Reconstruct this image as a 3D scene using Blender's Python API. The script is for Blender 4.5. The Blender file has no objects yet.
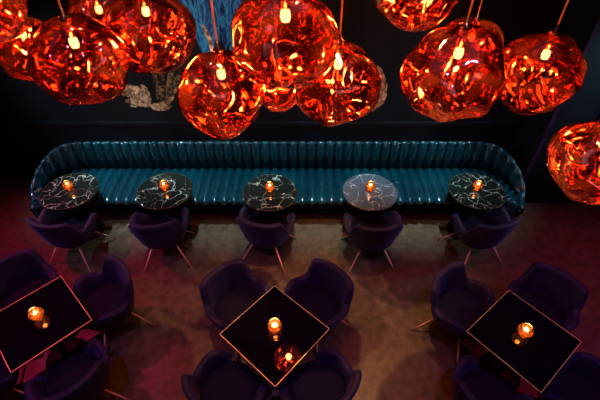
import bpy, bmesh, math, random
from mathutils import Vector, Matrix, noise
PI=math.pi
C=bpy.context.scene.collection
random.seed(4)
F=414.0; TH=math.radians(42.9); H=4.25
SN,CS=math.sin(TH),math.cos(TH)
def at(u,v,z):
    t=(v-200)/F; h=H-z
    Z=h/(SN+CS*t)
    return Vector(((u-300)*Z/F,(Z-h*SN)/CS,z))
def at_depth(u,v,Z):
    t=(v-200)/F; h=Z*(SN+CS*t)
    return Vector(((u-300)*Z/F,(Z-h*SN)/CS,H-h))
def at_wall(u,v,y):
    t=(v-200)/F
    # (h*CS-y*SN)=t*(y*CS+h*SN)
    h=(t*y*CS+y*SN)/(CS-t*SN); Z=y*CS+h*SN
    return ((u-300)*Z/F,H-h)

# ---------------------------------------------------------------- materials
def mat(name,col=(.5,.5,.5),rough=.5,metal=0,**kw):
    m=bpy.data.materials.new(name); m.use_nodes=True
    b=m.node_tree.nodes['Principled BSDF']
    b.inputs['Base Color'].default_value=(*col,1)
    b.inputs['Roughness'].default_value=rough; b.inputs['Metallic'].default_value=metal
    for k,v in kw.items(): b.inputs[k.replace('_',' ')].default_value=v
    return m
def N(m,t,**kw):
    n=m.node_tree.nodes.new(t)
    for k,v in kw.items():
        if hasattr(n,k): setattr(n,k,v)
        else: n.inputs[k].default_value=v
    return n
def L(m,a,b): m.node_tree.links.new(a,b)
def ramp(m,stops):
    r=N(m,'ShaderNodeValToRGB'); e=r.color_ramp.elements
    while len(e)<len(stops): e.new(.5)
    for x,(p,c) in zip(e,stops): x.position=p; x.color=(*c,1)
    return r
def noisy(m,scale,stops,bump=0,coord='Object',detail=6,rough=None,dist=0,stretch=None):
    b=m.node_tree.nodes['Principled BSDF']
    tc=N(m,'ShaderNodeTexCoord'); n=N(m,'ShaderNodeTexNoise'); n.inputs['Scale'].default_value=scale
    n.inputs['Detail'].default_value=detail; n.inputs['Distortion'].default_value=dist
    if stretch:
        mp=N(m,'ShaderNodeMapping'); mp.inputs['Scale'].default_value=stretch
        L(m,tc.outputs[coord],mp.inputs['Vector']); L(m,mp.outputs['Vector'],n.inputs['Vector'])
    else: L(m,tc.outputs[coord],n.inputs['Vector'])
    if stops:
        r=ramp(m,stops); L(m,n.outputs['Fac'],r.inputs['Fac']); L(m,r.outputs['Color'],b.inputs['Base Color'])
    if bump:
        bp=N(m,'ShaderNodeBump'); bp.inputs['Strength'].default_value=bump; bp.inputs['Distance'].default_value=.01
        L(m,n.outputs['Fac'],bp.inputs['Height']); L(m,bp.outputs['Normal'],b.inputs['Normal'])
    if rough:
        mr=N(m,'ShaderNodeMapRange'); mr.inputs['To Min'].default_value=rough[0]; mr.inputs['To Max'].default_value=rough[1]
        L(m,n.outputs['Fac'],mr.inputs['Value']); L(m,mr.outputs['Result'],b.inputs['Roughness'])
    return m
M={}
M['floor']=noisy(mat('floor_concrete',rough=.4),10,[(.30,(.082,.050,.030)),(.5,(.120,.075,.045)),(.70,(.165,.107,.068))],bump=.2,detail=14,rough=(.30,.42),dist=.1)
M['wall']=noisy(mat('wall_paint',rough=.5),2.5,[(.3,(.004,.005,.010)),(.7,(.009,.010,.020))],bump=.1)
M['ceil']=noisy(mat('ceiling_paint',rough=.9),3,[(.3,(.008,.007,.01)),(.7,(.014,.012,.016))])
M['trim']=noisy(mat('trim_paint',rough=.4),5,[(.3,(.008,.008,.016)),(.7,(.02,.02,.032))])
M['trimp']=noisy(mat('trim_plum_paint',rough=.4),5,[(.3,(.03,.012,.04)),(.7,(.05,.02,.06))])
M['leather']=noisy(mat('teal_leather',rough=.24,Coat_Weight=1,Coat_Roughness=.05),3,[(.3,(.0015,.034,.054)),(.7,(.0025,.056,.080))],rough=(.18,.26))
M['plinth']=noisy(mat('plinth_black',rough=.6),6,[(.3,(.006,.006,.008)),(.7,(.012,.012,.016))])
M['velvet']=noisy(mat('indigo_felt',rough=.7,Sheen_Weight=.22,Sheen_Roughness=.35,Sheen_Tint=(.42,.22,.85,1)),60,[(.3,(.012,.003,.027)),(.7,(.024,.006,.050))],bump=.5)
M['cushion']=noisy(mat('indigo_cushion',rough=.8,Sheen_Weight=.05,Sheen_Roughness=.3,Sheen_Tint=(.45,.25,.9,1),Specular_IOR_Level=.2),60,[(.3,(.004,.001,.010)),(.7,(.009,.0025,.020))],bump=.35)
M['leg']=noisy(mat('copper_wood_leg',rough=.3),30,[(.3,(.95,.48,.32)),(.7,(1,.62,.45))])
M['brass']=noisy(mat('brass',rough=.35,metal=.4),20,[(.3,(.85,.66,.20)),(.7,(.95,.80,.30))])
M['brass_dark']=noisy(mat('dark_brass',rough=.35,metal=.7),20,[(.3,(.16,.10,.05)),(.7,(.26,.17,.08))])
M['blackmetal']=noisy(mat('black_metal',rough=.4,metal=.6),20,[(.3,(.012,.012,.014)),(.7,(.025,.024,.028))])
M['gloss']=noisy(mat('black_gloss',rough=.03,Specular_IOR_Level=.8,Coat_Weight=.5,Coat_Roughness=.02),4,[(.3,(.004,.003,.006)),(.7,(.008,.006,.010))])
def marble(name,dark,light,cov):
    m=mat(name,rough=.08,Coat_Weight=.4); b=m.node_tree.nodes['Principled BSDF']
    tc=N(m,'ShaderNodeTexCoord'); oi=N(m,'ShaderNodeObjectInfo'); sc=N(m,'ShaderNodeVectorMath',operation='SCALE')
    cx=N(m,'ShaderNodeCombineXYZ')
    for k in range(3): L(m,oi.outputs['Random'],cx.inputs[k])
    L(m,cx.outputs[0],sc.inputs[0]); sc.inputs['Scale'].default_value=37
    ad=N(m,'ShaderNodeVectorMath',operation='ADD'); L(m,tc.outputs['Object'],ad.inputs[0]); L(m,sc.outputs[0],ad.inputs[1])
    n1=N(m,'ShaderNodeTexNoise'); n1.inputs['Scale'].default_value=3.2; n1.inputs['Detail'].default_value=4; n1.inputs['Roughness'].default_value=.5; L(m,ad.outputs[0],n1.inputs['Vector'])
    s2=N(m,'ShaderNodeVectorMath',operation='SCALE'); L(m,n1.outputs['Color'],s2.inputs[0]); s2.inputs['Scale'].default_value=.5
    a2=N(m,'ShaderNodeVectorMath',operation='ADD'); L(m,ad.outputs[0],a2.inputs[0]); L(m,s2.outputs[0],a2.inputs[1])
    vo=N(m,'ShaderNodeTexVoronoi',feature='DISTANCE_TO_EDGE'); vo.inputs['Scale'].default_value=5.8; L(m,a2.outputs[0],vo.inputs['Vector'])
    r1=ramp(m,[(0,(1,1,1)),(.012,(.6,.6,.6)),(.026,(0,0,0))]); L(m,vo.outputs['Distance'],r1.inputs['Fac'])
    n2=N(m,'ShaderNodeTexNoise'); n2.inputs['Scale'].default_value=5; n2.inputs['Detail'].default_value=4; L(m,ad.outputs[0],n2.inputs['Vector'])
    r2=ramp(m,[(cov,(0,0,0)),(cov+.2,(1,1,1))]); L(m,n2.outputs['Fac'],r2.inputs['Fac'])
    mu=N(m,'ShaderNodeMath',operation='MULTIPLY'); L(m,r1.outputs['Color'],mu.inputs[0]); L(m,r2.outputs['Color'],mu.inputs[1])
    mx=N(m,'ShaderNodeMix',data_type='RGBA'); mx.inputs[6].default_value=(*dark,1); mx.inputs[7].default_value=(*light,1)
    L(m,mu.outputs[0],mx.inputs[0]); L(m,mx.outputs[2],b.inputs['Base Color']); return m
M['marble']=marble('black_marble',(.014,.018,.016),(.62,.66,.58),.36)
M['marble_grey']=marble('grey_marble',(.075,.09,.12),(.55,.59,.64),.32)
def emis(name,col,s,base=(.5,.3,.1)):
    m=mat(name,base,.5); b=m.node_tree.nodes['Principled BSDF']
    b.inputs['Emission Color'].default_value=(*col,1); b.inputs['Emission Strength'].default_value=s
    tc=N(m,'ShaderNodeTexCoord'); n=N(m,'ShaderNodeTexNoise'); n.inputs['Scale'].default_value=12; L(m,tc.outputs['Object'],n.inputs['Vector'])
    mr=N(m,'ShaderNodeMapRange'); mr.inputs['To Min'].default_value=s*.8; mr.inputs['To Max'].default_value=s*1.2
    L(m,n.outputs['Fac'],mr.inputs['Value']); L(m,mr.outputs['Result'],b.inputs['Emission Strength']); return m
M['bulb']=emis('bulb_glow',(1,.58,.23),11)
M['flame']=emis('flame_glow',(1,.75,.48),12)
M['wax']=emis('wax_glow',(1,.55,.22),1.0,(.8,.6,.4))
M['cord']=mat('cord_copper_glow',(.5,.16,.05),.4,.4,Emission_Color=(1,.25,.05,1),Emission_Strength=.15)  # faint emission put in so the cords read as lit orange lines
M['copper']=noisy(mat('copper',rough=.2,metal=1),15,[(.3,(.8,.32,.12)),(.7,(.95,.45,.2))])
# molten glass
m=bpy.data.materials.new('molten_copper_glass'); m.use_nodes=True; nt=m.node_tree
for n in list(nt.nodes): nt.nodes.remove(n)
out=N(m,'ShaderNodeOutputMaterial')
tc=N(m,'ShaderNodeTexCoord'); oi=N(m,'ShaderNodeObjectInfo')
sc=N(m,'ShaderNodeVectorMath',operation='SCALE'); cx=N(m,'ShaderNodeCombineXYZ')
for k in range(3): L(m,oi.outputs['Random'],cx.inputs[k])
L(m,cx.outputs[0],sc.inputs[0]); sc.inputs['Scale'].default_value=41
ad=N(m,'ShaderNodeVectorMath',operation='ADD'); L(m,tc.outputs['Object'],ad.inputs[0]); L(m,sc.outputs[0],ad.inputs[1])
nb=N(m,'ShaderNodeTexWave'); nb.wave_type='BANDS'; nb.inputs['Scale'].default_value=1.7; nb.inputs['Distortion'].default_value=7; nb.inputs['Detail'].default_value=0; nb.inputs['Detail Scale'].default_value=1.3
L(m,ad.outputs[0],nb.inputs['Vector'])
bp=N(m,'ShaderNodeBump'); bp.inputs['Strength'].default_value=.38; bp.inputs['Distance'].default_value=.03; L(m,nb.outputs['Fac'],bp.inputs['Height'])
nm=N(m,'ShaderNodeTexNoise'); nm.inputs['Scale'].default_value=3.5; nm.inputs['Detail'].default_value=1.5; nm.inputs['Distortion'].default_value=1.5; L(m,ad.outputs[0],nm.inputs['Vector'])
gc=ramp(m,[(.36,(.50,.10,.06)),(.5,(1,.42,.22)),(.66,(1,.66,.46))]); L(m,nm.outputs['Fac'],gc.inputs['Fac'])
gl=N(m,'ShaderNodeBsdfGlossy'); gl.inputs['Roughness'].default_value=.07; L(m,gc.outputs['Color'],gl.inputs['Color']); L(m,bp.outputs['Normal'],gl.inputs['Normal'])
tr=N(m,'ShaderNodeBsdfTransparent'); tr.inputs['Color'].default_value=(1,.52,.32,1)
fr=N(m,'ShaderNodeLayerWeight'); fr.inputs['Blend'].default_value=.4
mr=N(m,'ShaderNodeMapRange'); mr.inputs['To Min'].default_value=.44; mr.inputs['To Max'].default_value=1.0; L(m,fr.outputs['Facing'],mr.inputs['Value'])
mix=N(m,'ShaderNodeMixShader'); L(m,mr.outputs['Result'],mix.inputs[0]); L(m,tr.outputs[0],mix.inputs[1]); L(m,gl.outputs[0],mix.inputs[2])
rr=ramp(m,[(.42,(.03,.002,.001)),(.56,(.40,.06,.02)),(.70,(1,.28,.09))]); L(m,nm.outputs['Fac'],rr.inputs['Fac'])
tl=N(m,'ShaderNodeBsdfTranslucent'); L(m,rr.outputs['Color'],tl.inputs['Color']); L(m,bp.outputs['Normal'],tl.inputs['Normal'])
mx2=N(m,'ShaderNodeMixShader'); mx2.inputs[0].default_value=.055; L(m,mix.outputs[0],mx2.inputs[1]); L(m,tl.outputs[0],mx2.inputs[2])
L(m,mx2.outputs[0],out.inputs['Surface'])
M['melt']=m
# amber votive glass
m=bpy.data.materials.new('amber_glass'); m.use_nodes=True; nt=m.node_tree
for n in list(nt.nodes): nt.nodes.remove(n)
out=N(m,'ShaderNodeOutputMaterial'); gl=N(m,'ShaderNodeBsdfGlossy'); gl.inputs['Color'].default_value=(1,.74,.42,1); gl.inputs['Roughness'].default_value=.05
tr=N(m,'ShaderNodeBsdfTransparent'); tr.inputs['Color'].default_value=(1,.74,.44,1)
tl=N(m,'ShaderNodeBsdfTranslucent'); tl.inputs['Color'].default_value=(.8,.40,.15,1)
nz=N(m,'ShaderNodeTexNoise'); nz.inputs['Scale'].default_value=40
mrn=N(m,'ShaderNodeMapRange'); mrn.inputs['From Min'].default_value=.35; mrn.inputs['From Max'].default_value=.65; mrn.inputs['To Max'].default_value=.2; L(m,nz.outputs['Fac'],mrn.inputs['Value'])
m1=N(m,'ShaderNodeMixShader'); m1.inputs[0].default_value=.5; L(m,tr.outputs[0],m1.inputs[1]); L(m,gl.outputs[0],m1.inputs[2])
m2=N(m,'ShaderNodeMixShader'); L(m,m1.outputs[0],m2.inputs[1]); L(m,tl.outputs[0],m2.inputs[2]); L(m,mrn.outputs['Result'],m2.inputs[0])
L(m,m2.outputs[0],out.inputs['Surface']); M['amber']=m
M['blue']=noisy(mat('mural_blue',rough=.6),4.2,[(.38,(.002,.012,.07)),(.48,(.008,.11,.30)),(.56,(.04,.36,.60)),(.64,(.006,.07,.22))],dist=1.6,detail=10,stretch=(3.5,1,1.1))
M['ivory']=noisy(mat('mural_ivory',rough=.6),14,[(.38,(.12,.06,.035)),(.5,(.42,.26,.16)),(.64,(.80,.60,.42))],dist=1.2,detail=9)
M['moss']=noisy(mat('mural_moss',rough=.6),14,[(.42,(.03,.018,.012)),(.52,(.16,.11,.06)),(.66,(.45,.32,.18))],dist=1.2,detail=9)

# ---------------------------------------------------------------- mesh helpers
def obj(name,bm,m,parent=None,smooth=True,loc=None):
    me=bpy.data.meshes.new(name); bmesh.ops.recalc_face_normals(bm,faces=bm.faces); bm.to_mesh(me); bm.free()
    if m: me.materials.append(m)
    if smooth:
        for p in me.polygons: p.use_smooth=True
    o=bpy.data.objects.new(name,me); C.objects.link(o)
    if parent: o.parent=parent
    if loc: o.location=loc
    return o
def thing(name,label,cat,loc=(0,0,0),rz=0,group=None):
    o=bpy.data.objects.new(name,None); C.objects.link(o); o.location=loc; o.rotation_euler=(0,0,rz)
    o.empty_display_size=.1
    o['label']=label; o['category']=cat
    if group: o['group']=group
    return o
def dup(root,loc,rz,label,scale=None):
    r=root.copy(); C.objects.link(r); r.location=loc; r.rotation_euler=(0,0,rz); r['label']=label
    if scale: r.scale=scale
    for ch in list(root.children):
        c=ch.copy(); C.objects.link(c); c.parent=r
        for g in list(ch.children):
            d=g.copy(); C.objects.link(d); d.parent=c
    return r
def box(bm,x0,x1,y0,y1,z0,z1,bev=0):
    r=bmesh.ops.create_cube(bm,size=1,matrix=Matrix.Translation(((x0+x1)/2,(y0+y1)/2,(z0+z1)/2))@Matrix.Diagonal((x1-x0,y1-y0,z1-z0,1)))
    if bev:
        es=list({e for v in r['verts'] for e in v.link_edges}); bmesh.ops.bevel(bm,geom=es,offset=bev,segments=2,affect='EDGES')
    return bm
def lathe(prof,n=48,bm=None,center=(0,0)):
    bm=bm or bmesh.new(); rings=[]
    for r,z in prof:
        if r<1e-5: rings.append([bm.verts.new((center[0],center[1],z))])
        else: rings.append([bm.verts.new((center[0]+r*math.cos(2*PI*i/n),center[1]+r*math.sin(2*PI*i/n),z)) for i in range(n)])
    for a,b in zip(rings,rings[1:]):
        for i in range(n):
            j=(i+1)%n
            if len(a)==1 and len(b)==1: continue
            if len(a)==1: bm.faces.new((a[0],b[i],b[j]))
            elif len(b)==1: bm.faces.new((a[i],a[j],b[0]))
            else: bm.faces.new((a[i],a[j],b[j],b[i]))
    return bm
def tube(bm,pts,rads,n=10):
    rings=[]
    for k,p in enumerate(pts):
        p=Vector(p); q=Vector(pts[min(k+1,len(pts)-1)])-Vector(pts[max(k-1,0)]); q.normalize()
        a=q.orthogonal().normalized(); b=q.cross(a)
        rings.append([bm.verts.new(p+rads[k]*(a*math.cos(2*PI*i/n)+b*math.sin(2*PI*i/n))) for i in range(n)])
    for a,b in zip(rings,rings[1:]):
        for i in range(n): bm.faces.new((a[i],a[(i+1)%n],b[(i+1)%n],b[i]))
    bm.faces.new(rings[0][::-1]); bm.faces.new(rings[-1]); return bm
def struct(name,bm,m,parent=None,smooth=False):
    o=obj(name,bm,m,parent,smooth)
    if not parent: o['kind']='structure'
    return o
# ---------------------------------------------------------------- room
X0,X1,Y0,Y1,ZC=-6.0,5.4,-3.0,5.06,6.2
struct('floor',box(bmesh.new(),X0,X1,Y0,Y1,-.1,0),M['floor'])
struct('ceiling',box(bmesh.new(),X0,X1,Y0,Y1,ZC,ZC+.1),M['ceil'])
struct('wall_back',box(bmesh.new(),X0-.1,X1+.1,Y1,Y1+.12,0,ZC),M['wall'])
struct('wall_front',box(bmesh.new(),X0-.1,X1+.1,Y0-.12,Y0,0,ZC),M['wall'])
struct('wall_left',box(bmesh.new(),X0-.1,X0,Y0,Y1,0,ZC),M['wall'])
struct('wall_right',box(bmesh.new(),X1,X1+.1,Y0,Y1,0,ZC),M['wall'])
struct('trim_1',box(bmesh.new(),X0,3.15,Y1-.03,Y1,1.02,1.07,.005),M['trim'])
struct('wall_pier',box(bmesh.new(),3.15,5.4,4.50,Y1,0,ZC,.02),M['wall'])
struct('trim_2',box(bmesh.new(),3.14,3.20,4.48,4.50,0,ZC,.004),M['trimp'])
struct('trim_3',box(bmesh.new(),3.74,3.78,4.48,4.50,0,ZC,.004),M['trimp'])

# mural on the back wall
mural=thing('wall_mural','hand-painted mural of blue drips and pale feathery petals on the dark wall above the banquette','mural',(0,Y1-.004,1.5))
def blob(pts_list,name,m,dy=0):
    bm=bmesh.new()
    for i,pts in enumerate(pts_list):
        vs=[]
        for u,v in pts:
            x,z=at_wall(u,v,Y1); vs.append(bm.verts.new((x,-dy-i*.0002,z-1.5)))
        bm.faces.new(vs)
    obj(name,bm,m,mural,False)
def petal(u,v,ang,l,w):
    a=math.radians(ang); ca,sa=math.cos(a),math.sin(a); P=[]
    for i in range(22):
        t=i/21; y=w*math.sin(PI*t)**.6*(1+.16*math.sin(9*t)+.10*math.sin(29*t+l)); P.append((t*l,y+.09*l*math.sin(PI*t)))
    for i in range(20,0,-1):
        t=i/21; y=-w*math.sin(PI*t)**.6*(1+.2*math.cos(7*t)+.10*math.sin(25*t+w)); P.append((t*l,y+.09*l*math.sin(PI*t)))
    return [(u+ca*x-sa*y,v+sa*x+ca*y) for x,y in P]
rr_=random.Random(9)
P=[(178,-40),(242,-40)]; u=242
while u>180:
    P.append((u,50+10*math.sin(u*.22)+rr_.uniform(-9,11))); u-=rr_.uniform(1.5,4)
P.append((178,44))
blob([P],'blue_drips',M['blue'])
blob([petal(150,106,a,l,w) for a,l,w in ((-168,26,3.5),(-150,32,4),(-132,28,3.5),(-112,24,3),(-178,20,3),(-20,26,3.5),(0,22,3))]+[petal(140,96,-160,20,7)],'pale_petals',M['ivory'],.001)
blob([petal(158,100,a,l,w) for a,l,w in ((-86,34,3),(-68,40,3.5),(-52,38,3.5),(-36,32,3.5),(-100,28,3))],'brown_leaves',M['moss'],.0035)
blob([petal(366,112,a,l,w) for a,l,w in ((-40,26,2.5),(-54,36,3),(-68,44,3),(-80,40,2.5))]+[petal(383,104,-98,40,3)],'pale_feather',M['ivory'],.001)
blob([petal(212,62,-105,40,2.5)],'pale_stem',M['ivory'],.003)

# ---------------------------------------------------------------- banquette
ctrl=[(-3.44,3.98),(-3.48,4.12),(-3.53,4.28),(-3.48,4.50),(-3.34,4.70),(-3.15,4.79)]
ctrl+= [(x,4.80) for x in (-2.5,-2,-1.5,-1,-.5,0,.5,1,1.5,2)]
ctrl+= [(2.55,4.79),(2.74,4.70),(2.88,4.50),(2.93,4.28),(2.88,4.12),(2.84,3.98)]
def catmull(P,n=16):
    R=[]; Q=[P[0]]+P+[P[-1]]
    for i in range(1,len(Q)-2):
        p0,p1,p2,p3=[Vector(q) for q in Q[i-1:i+3]]
        for k in range(n):
            t=k/n; R.append(.5*((2*p1)+(-p0+p2)*t+(2*p0-5*p1+4*p2-p3)*t*t+(-p0+3*p1-3*p2+p3)*t**3))
    R.append(Vector(P[-1])); return R
path=catmull(ctrl); S=[0]
for a,b in zip(path,path[1:]): S.append(S[-1]+(b-a).length)
LT=S[-1]; NF=58; FW=LT/NF; K=16
def pa(s):
    s=max(0,min(LT,s)); i=0
    while i<len(S)-2 and S[i+1]<s: i+=1
    t=(s-S[i])/(S[i+1]-S[i]); return path[i].lerp(path[i+1],t)
def smooth01(t): t=max(0,min(1,t)); return t*t*(3-2*t)
bq=thing('banquette','long teal channel-tufted leather banquette curving forward at both ends along the dark wall','banquette sofa',(-.3,4.5,0))
def rel(x,y,z): return (x+.3,y-4.5,z)
rows_b=[];rows_s=[]
bmB=bmesh.new(); bmS=bmesh.new()
nS=NF*K
sl=[S[j] for j in range(len(S)) if path[j].x>=-3.0][0]
sr=[S[j] for j in range(len(S)) if path[j].x>=2.4][0]
for i in range(nS+1):
    s=LT*i/nS; p=pa(s); tn=(pa(min(LT,s+.06))-pa(max(0,s-.06))).normalized(); n=Vector((-tn.y,tn.x))
    f=abs(math.sin(PI*s/FW)); bump=.058*(f**.52)-.058
    e=min(s,LT-s); rim=.46+.41*smooth01(e/.85); ln=.05*(1-smooth01((e-.4)/.45))
    r0=rim-.40
    prof=[(.07,.34),(.055,.43),(.012,.40+.28*r0),(-.004,.40+.5*r0),(.002,rim-.10),(.016,rim-.035),(.038,rim-.006),(.06,rim),(.08,rim-.006),(.093,rim-.022),(.10,rim-.05),(.102,rim-.12),(.102,.30),(.102,.02)]
    row=[]
    for k,(o_,z) in enumerate(prof):
        z=min(z,rim) 
        bb=-bump if k<=5 else 0
        zz=z+(bump*.35 if 4<=k<=9 else 0)
        lean=ln*(0,.1,.4,.7,.95,1,1,1,1,1,.95,.8,.2,0)[k]
        q=p+n*(o_+bb+lean)
        row.append(bmB.verts.new(rel(q.x,q.y,zz)))
    rows_b.append(row)
    if s<sl: fx=-3.36+.36*(s/sl)
    elif s>sr: fx=2.4+.36*((s-sr)/(LT-sr))
    else: fx=p.x
    Fp=Vector((fx,4.05)); I=p+n*.06
    row=[]; zt=.47
    D=(I-Fp)
    for k,(t,z) in enumerate([(1.0,zt-.20),(.97,zt-.14),(.94,zt-.07),(.89,zt-.012),(.82,zt+.006),(.5,zt+.012),(.25,zt+.006),(.12,zt-.004),(.05,zt-.02),(.015,zt-.04),(0.01,zt-.070),(.05,zt-.11),(.12,zt-.14),(.17,zt-.16)]):
        q=Fp+D*t; fb=bump
        if k<=8: row.append(bmS.verts.new(rel(q.x,q.y,z+fb)))
        else: row.append(bmS.verts.new(rel(q.x,q.y-fb*.8,z+(fb*.4 if k==9 else 0))))
    rows_s.append(row)
for bm,rows in((bmB,rows_b),(bmS,rows_s)):
    for a,b in zip(rows,rows[1:]):
        for k in range(len(a)-1): bm.faces.new((a[k],a[k+1],b[k+1],b[k]))
    bm.faces.new(rows[0]); bm.faces.new(rows[-1][::-1])
obj('backrest',bmB,M['leather'],bq); obj('seat',bmS,M['leather'],bq)
bm=bmesh.new(); vs=[]
pl=[( -3.20,4.26),(-3.32,4.34),(-3.28,4.5),(-3.0,4.76),(2.4,4.76),(2.68,4.5),(2.72,4.34),(2.60,4.26)]
lo=[bm.verts.new(rel(x,y,0)) for x,y in pl]; hi=[bm.verts.new(rel(x,y,.32)) for x,y in pl]
bm.faces.new(lo); bm.faces.new(hi[::-1])
for i in range(len(pl)): j=(i+1)%len(pl); bm.faces.new((lo[i],lo[j],hi[j],hi[i]))
obj('plinth',bm,M['plinth'],bq,False)

# ---------------------------------------------------------------- chairs (front faces +Y)
def make_chair(label):
    t=thing('tub_chair',label,'chair',(0,0,0))
    bm=bmesh.new(); NA=84; rows=[]; AM=math.radians(140)
    def plan(phi,r):   # phi measured from the back (-Y); slightly squared plan
        c,s=math.cos(phi),math.sin(phi); k=(abs(c)**2.35+abs(s)**2.35)**(-1/2.35)
        return Vector((1.04*r*s*k,-.97*r*c*k))
    for i in range(NA+1):
        phi=-AM+2*AM*i/NA; a=abs(phi)
        back=1-smooth01((a-math.radians(44))/math.radians(20))
        h=.635+.20*back-.025*math.exp(-((a-math.radians(72))/math.radians(12))**2)+.025*math.exp(-((a-math.radians(104))/math.radians(16))**2)
        h-= .12*smooth01((a-math.radians(118))/math.radians(22))
        fl=.006+.022*back+.012*math.exp(-((a-math.radians(98))/math.radians(24))**2)
        o=[(.19,.335),(.245,.37),(.272,.43),(.286,.52),(.294+fl*.5,.58 if h>.63 else h-.05),(.308+fl,h-.045),(.311+fl,h-.018),(.303+fl,h-.004),(.286+fl,h+.003),(.262+fl,h-.004),(.248+fl,h-.02),(.243+fl,h-.045),(.240+fl*.4,.56 if h>.62 else h-.06),(.243,.50),(.24,.42),(.19,.38)]
        rows.append([bm.verts.new((*plan(phi,r),z)) for r,z in o])
    for a,b in zip(rows,rows[1:]):
        for k in range(len(a)-1): bm.faces.new((a[k],a[k+1],b[k+1],b[k]))
        bm.faces.new((a[-1],a[0],b[0],b[-1]))
    bm.faces.new(rows[0]); bm.faces.new(rows[-1][::-1])
    obj('tub_shell',bm,M['velvet'],t)
    def disc(prof,m,name):
        bm=bmesh.new(); n=48; rings=[]
        for r,z in prof:
            if r==0: rings.append([bm.verts.new((0,.0,z))]); continue
            ring=[]
            for i in range(n):
                ph=2*PI*i/n; v=plan(ph,r); y=v.y+(.03 if v.y>0 else 0)*abs(v.y)/.25; ring.append(bm.verts.new((v.x,y,z)))
            rings.append(ring)
        for a,b in zip(rings,rings[1:]):
            for i in range(n):
                j=(i+1)%n
                if len(a)==1: bm.faces.new((a[0],b[i],b[j]))
                elif len(b)==1: bm.faces.new((a[i],a[j],b[0]))
                else: bm.faces.new((a[i],a[j],b[j],b[i]))
        return obj(name,bm,m,t)
    disc([(0,.395),(.24,.395),(.250,.405),(.255,.43),(.250,.458),(.230,.474),(.12,.482),(0,.484)],M['cushion'],'seat_cushion')
    disc([(0,.32),(.15,.322),(.21,.34),(.252,.372),(.256,.394),(0,.394)],M['velvet'],'seat_base')
    for sx in(-1,1):
        for sy in(-1,1):
            bm=bmesh.new(); tube(bm,[(sx*.12,sy*.12,.335),(sx*.205,sy*.205,.17),(sx*.29,sy*.29,.004)],[.011,.010,.008],10)
            obj('leg',bm,M['leg'],t)
    return t
chair0=[None]
def chair(x,y,rz,label,group,sc=1):
    if chair0[0] is None:
        c=make_chair(label); c.location=(x,y,0); c.rotation_euler=(0,0,rz); c.scale=(sc,sc,1); chair0[0]=c
    else: c=dup(chair0[0],(x,y,0),rz,label,(sc,sc,1))
    c['group']=group; return c

# ---------------------------------------------------------------- tables
def round_table(x,y,label,tab0=[None]):
    if tab0[0]: return dup(tab0[0],(x,y,0),random.uniform(0,6.28),label)
    t=thing('round_table',label,'table',(x,y,0),0,'round marble tables in front of the banquette'); tab0[0]=t
    obj('tabletop',lathe([(0,.725),(.335,.725),(.344,.728),(.346,.745),(.340,.75),(0,.75)],72),M['marble'],t,False)
    obj('brass_rim',lathe([(.3465,.722),(.350,.722),(.3505,.744),(.349,.747),(.3465,.746),(.3465,.722)],72),M['brass_dark'],t)
    obj('pedestal',lathe([(0,.02),(.03,.02),(.03,.70),(.10,.71),(.10,.7245),(0,.7245)],24),M['blackmetal'],t)
    obj('foot_plate',lathe([(0,0),(.2,0),(.2,.012),(.18,.02),(0,.021)],40),M['blackmetal'],t)
    return t
def square_table(x,y,rz,label,tab0=[None]):
    if tab0[0]: return dup(tab0[0],(x,y,0),rz,label)
    t=thing('square_table',label,'table',(x,y,0),rz,'square black tables in the foreground'); tab0[0]=t
    s=.355
    obj('tabletop',box(bmesh.new(),-s,s,-s,s,.722,.75,.002),M['gloss'],t,False)
    bm=bmesh.new(); w=.006
    for a in range(4):
        q=bmesh.new(); box(q,-s-w,s+w,s+.0005,s+w,.738,.752)
        me=bpy.data.meshes.new('x'); q.to_mesh(me); q.free()
        me.transform(Matrix.Rotation(a*PI/2,4,'Z')); bm.from_mesh(me); bpy.data.meshes.remove(me)
    obj('brass_edge',bm,M['brass'],t,False)
    obj('pedestal',lathe([(0,.02),(.035,.02),(.035,.70),(.12,.71),(.12,.7215),(0,.7215)],24),M['blackmetal'],t)
    obj('foot_plate',lathe([(0,0),(.22,0),(.22,.012),(.20,.02),(0,.021)],40),M['blackmetal'],t)
    return t
def candle(x,y,label,group,big,c0={}):
    if big in c0: c=dup(c0[big],(x,y,.7505),random.uniform(0,6),label)
    else:
        c=thing('candle_holder',label,'candle',(x,y,.7505),0); c0[big]=c
        k=1.35 if big else 1.25
        n=12
        P=[(0,0),(.028,0),(.031,.003),(.026,.009),(.040,.022),(.049,.040),(.051,.055),(.046,.074),(.037,.088),(.034,.087),(.042,.072),(.047,.055),(.045,.041),(.034,.026),(0,.018)]
        obj('glass_cup',lathe([(a*k,b*k) for a,b in P],n),M['amber'],c,False)
        obj('copper_rim',lathe([(.0325*k,.087*k),(.0345*k,.0905*k),(.0380*k,.090*k),(.0380*k,.086*k),(.0345*k,.0845*k),(.0325*k,.087*k)],20),M['copper'],c)
        w=obj('candle_wax',lathe([(0,.03*k),(.018*k,.03*k),(.022*k,.045*k),(.020*k,.052*k),(0,.050*k)],20),M['wax'],c)
        obj('flame',lathe([(0,.052*k),(.005*k,.058*k),(.0075*k,.066*k),(.004*k,.078*k),(0,.09*k)],12),M['flame'],w)
    c['group']=group
    l=bpy.data.lights.new('candle_light','POINT'); l.energy=.8 if big else .6; l.color=(1,.62,.32); l.shadow_soft_size=.02
    o=bpy.data.objects.new('candle_light',l); C.objects.link(o); o.location=(x,y,.885)
    return c
words=['leftmost','second from the left','middle','second from the right','rightmost']
tp=[(69,190),(164.5,190),(270,191.5),(370,191),(477,190)]
cp=[(63,3.56,-12),(158,3.55,8),(266,3.57,-14),(373.5,3.51,4),(485,3.55,14)]
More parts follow.
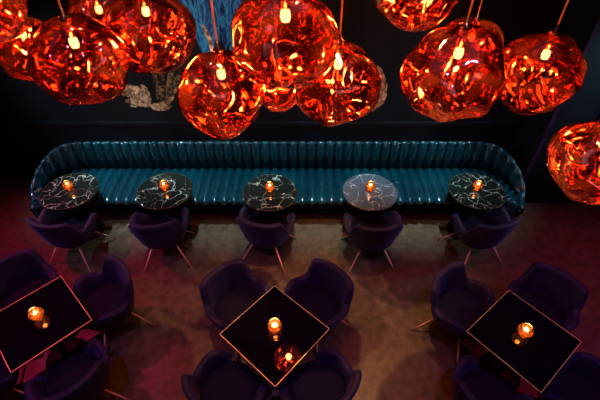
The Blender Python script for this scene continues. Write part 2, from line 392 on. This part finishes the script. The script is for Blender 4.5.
tl=['round black marble table at the left end of the banquette','round black marble table second from the left along the banquette','round black marble table in the middle of the banquette row','paler grey marble round table second from the right along the banquette','round black marble table at the right end of the banquette']
for i,(u,v) in enumerate(tp):
    p=at(u,v,.75); rt=round_table(p.x,p.y,tl[i])
    if i==3:
        for ch in rt.children:
            if ch.name.startswith('tabletop'):
                ch.material_slots[0].link='OBJECT'; ch.material_slots[0].material=M['marble_grey']
    candle(p.x,p.y+.02,'small glowing amber candle on the '+words[i]+' round marble table','candles on the round tables',False)
    cu,cy,r=cp[i]; Z=CS*cy+(H-.70)*SN; x=(cu-300)*Z/F
    chair(x,cy,math.radians(r),'dark purple tub chair drawn up to the '+words[i]+' round marble table','tub chairs facing the banquette',1.04)
sq=[(-2.479,2.10,0,'left'),(-.233,1.98,3,'centre'),(2.05,1.93,-6,'right')]
pos={'left':[(.42,.38,'upper right'),(-.44,.46,'upper left'),(.42,-.45,'lower right'),(-.45,-.44,'lower left')],
'centre':[(-.41,.44,'upper left'),(.41,.45,'upper right'),(-.40,-.43,'lower left'),(.39,-.42,'lower right')],
'right':[(-.38,.46,'upper left'),(.43,.45,'upper right'),(-.39,-.44,'lower left'),(.44,-.42,'lower right')]}
for x,y,r,w in sq:
    square_table(x,y,math.radians(45+r),'square glossy black table with thin brass edge, '+('in the centre of' if w=='centre' else 'at the '+w+' of')+' the foreground row')
    candle(x+.0,y+.02,'glowing amber candle on the '+w+' square black table','candles on the square tables',True)
    for dx,dy,side in pos[w]:
        ang=math.atan2(-dy,-dx)-PI/2
        chair(x+dx,y+dy,ang+random.uniform(-.05,.05),'dark purple tub chair at the '+side+' side of the '+w+' square table','tub chairs around the square tables',1.01)

# ---------------------------------------------------------------- pendants
def pendant(P,d,seed,label,light=1.0):
    t=thing('pendant_lamp',label,'pendant lamp',P,0,'molten copper glass pendant lamps')
    bm=bmesh.new(); bmesh.ops.create_icosphere(bm,subdivisions=6,radius=1)
    off=Vector((seed*7.3,seed*3.1,seed*1.7))
    dents=[]; rs=random.Random(seed)
    for k in range(8):
        v=Vector((rs.uniform(-1,1),rs.uniform(-1,1),rs.uniform(-.9,.7))).normalized(); dents.append((v,rs.uniform(.28,.5),rs.uniform(.08,.17)))
    for v in bm.verts:
        n=v.co.normalized(); r=1+.14*noise.noise(n*1.2+off)+.02*noise.noise(n*3+off)
        for c,w,dp in dents:
            q=(n-c).length
            if q<w*2.6: r-=dp*math.exp(-(q/w)**2*2.2); r+=.018*math.exp(-((q-w*1.25)/(w*.35))**2)
        co=n*r; co.z*=.93
        top=math.exp(-((n-Vector((0,0,1))).length/.3)**2); co.z+=.02*top
        v.co=co*d/2*1.05
    topz=max(v.co.z for v in bm.verts if abs(v.co.x)<.03 and abs(v.co.y)<.03)
    obj('glass_globe',bm,M['melt'],t)
    tz=topz
    sk=obj('socket',lathe([(0,tz-.10),(.022,tz-.10),(.026,tz-.02),(.030,tz-.008),(.030,tz+.012),(.012,tz+.02),(.006,tz+.05),(0,tz+.05)],20),M['copper'],t)
    obj('bulb',lathe([(0,tz-.165),(.018,tz-.16),(.025,tz-.14),(.022,tz-.115),(.015,tz-.1),(0,tz-.1)],20),M['bulb'],sk)
    L0=ZC-P.z
    bm=bmesh.new(); tube(bm,[(0,0,tz+.045),(0,0,(tz+L0)/2),(0,0,L0-.03)],[.0055]*3,8); obj('cord',bm,M['cord'],t)
    obj('ceiling_rose',lathe([(0,L0),(.06,L0),(.06,L0-.015),(.02,L0-.035),(0,L0-.035)],24),M['copper'],t)
    if light:
        l=bpy.data.lights.new('pendant_light','POINT'); l.energy=9*light; l.color=(1,.42,.18); l.shadow_soft_size=.04
        o=bpy.data.objects.new('pendant_light',l); C.objects.link(o); o.location=(P.x,P.y,P.z+tz-.22)
pl=[(-18,6,2.75,.5,'molten copper glass pendant lamp cut by the top left corner'),
(30,50,3.3,.5,'copper glass pendant lamp at far left, half behind a larger one'),
(82,64,2.4,.5,'large molten copper glass pendant lamp hanging lowest on the left side'),
(104,26,3.2,.5,'copper glass pendant lamp glimpsed between two larger ones at upper left'),
(151,33,2.8,.55,'molten copper glass pendant lamp hanging in front of the pale petals of the mural'),
(224,94,2.5,.5,'molten copper glass pendant lamp hanging below the blue drips of the mural'),
(286,40,2.0,.5,'largest molten copper glass pendant lamp, at top centre'),
(337,84,2.6,.52,'molten copper glass pendant lamp hanging lowest at centre, right of the largest one'),
(278,84,2.98,.38,'copper glass pendant lamp mostly hidden behind the largest central one'),
(417,-8,2.7,.5,'molten copper glass pendant lamp cut by the top edge right of centre'),
(453,74,2.25,.5,'large molten copper glass pendant lamp right of centre with another behind it'),
(468,50,3.3,.5,'copper glass pendant lamp peeking over the large one right of centre'),
(538,73,2.65,.5,'rounded molten copper glass pendant lamp at the upper right'),
(598,160,2.4,.5,'molten copper glass pendant lamp cut by the right edge, hanging lowest of all')]
for i,(u,v,Z,d,lab) in enumerate(pl): pendant(at_depth(u,v,Z),d,i+3,lab,1.0)

# ---------------------------------------------------------------- lights
def spot(loc,tgt,e,col,ang,blend=.6,size=.08):
    l=bpy.data.lights.new('unseen_spot','SPOT'); l.energy=e; l.color=col; l.spot_size=math.radians(ang); l.spot_blend=blend; l.shadow_soft_size=size
    o=bpy.data.objects.new('unseen_spot',l); C.objects.link(o); o.location=loc
    o.rotation_euler=(Vector(tgt)-Vector(loc)).to_track_quat('-Z','Y').to_euler()
def area(loc,tgt,e,col,sx,sy):
    l=bpy.data.lights.new('area_fill','AREA'); l.shape='RECTANGLE'; l.size=sx; l.size_y=sy; l.energy=e; l.color=col
    o=bpy.data.objects.new('area_fill',l); C.objects.link(o); o.location=loc
    o.rotation_euler=(Vector(tgt)-Vector(loc)).to_track_quat('-Z','Y').to_euler()
spot((.35,2.6,6.1),(.25,2.5,0),560,(1,.60,.27),42,1,.03)
spot((1.1,3.2,6.1),(.95,2.9,0),260,(1,.60,.28),30,1,.03)
spot((-.9,2.6,6.1),(-1.15,2.2,0),330,(1,.58,.26),28,1,.03)
spot((-4.6,3.6,5.8),(-3.3,2.9,0),620,(1,.03,.22),46,1)
spot((4.6,3.4,5.8),(3.7,2.7,0),260,(1,.03,.18),40,1)  # unseen spot added to tint the right-hand floor magenta
for x in(-2.3,-1.05,.25,1.6): spot((x,4.1,6.1),(x,4.45,.5),1150,(.58,.92,1),22,.9,.02)
for x in (-3.1,2.5): spot((x,3.8,6.1),(x,4.5,.6),360,(.6,.88,1),22,.9,.02)
spot((-5.6,3.6,2.6),(-.8,4.6,.6),170,(.55,.88,1),60,.8,.05)  # low side spot added for grazing light that brings out the ribs
spot((5.1,3.6,2.6),(.3,4.6,.6),170,(.55,.88,1),60,.8,.05)  # its counterpart added on the right, also low and out of view
spot((-1.2,1.5,6.1),(-1.9,5.0,1.75),330,(1,.80,.60),24,.8)  # unseen spot added to brighten the pale petals of the mural
spot((-.5,1.5,6.1),(-1.0,5.0,2.5),330,(.9,.95,1),20,.8)  # another added spot, lifting the blue drips
spot((1.5,1.5,6.1),(1.2,5.0,1.7),260,(1,.78,.58),20,.8)  # added spot that lights up the pale feather
for x in (-3.4,-1.3,1.1,3.2): spot((x,.4,6.1),(x,2.0,.6),220,(.56,.28,1),42,.8,.03)
area((-.3,2.0,6.1),(-.3,2.6,0),6,(.45,.30,1),7,3)
area((0,-2.6,5.2),(0,3.2,.5),8,(.45,.45,1),5,1.5)
w=bpy.data.worlds.new('world'); bpy.context.scene.world=w; w.use_nodes=True
w.node_tree.nodes['Background'].inputs[0].default_value=(.05,.03,.1,1); w.node_tree.nodes['Background'].inputs[1].default_value=.1
cam=bpy.data.cameras.new('camera'); co=bpy.data.objects.new('camera',cam); C.objects.link(co)
co.location=(0,0,H); co.rotation_euler=(PI/2-TH,0,0); cam.lens=F/600*36; cam.sensor_width=36; cam.clip_start=.05
bpy.context.scene.camera=co
vs_=bpy.context.scene.view_settings
vs_.view_transform='Standard'; vs_.exposure=.45; vs_.gamma=.86
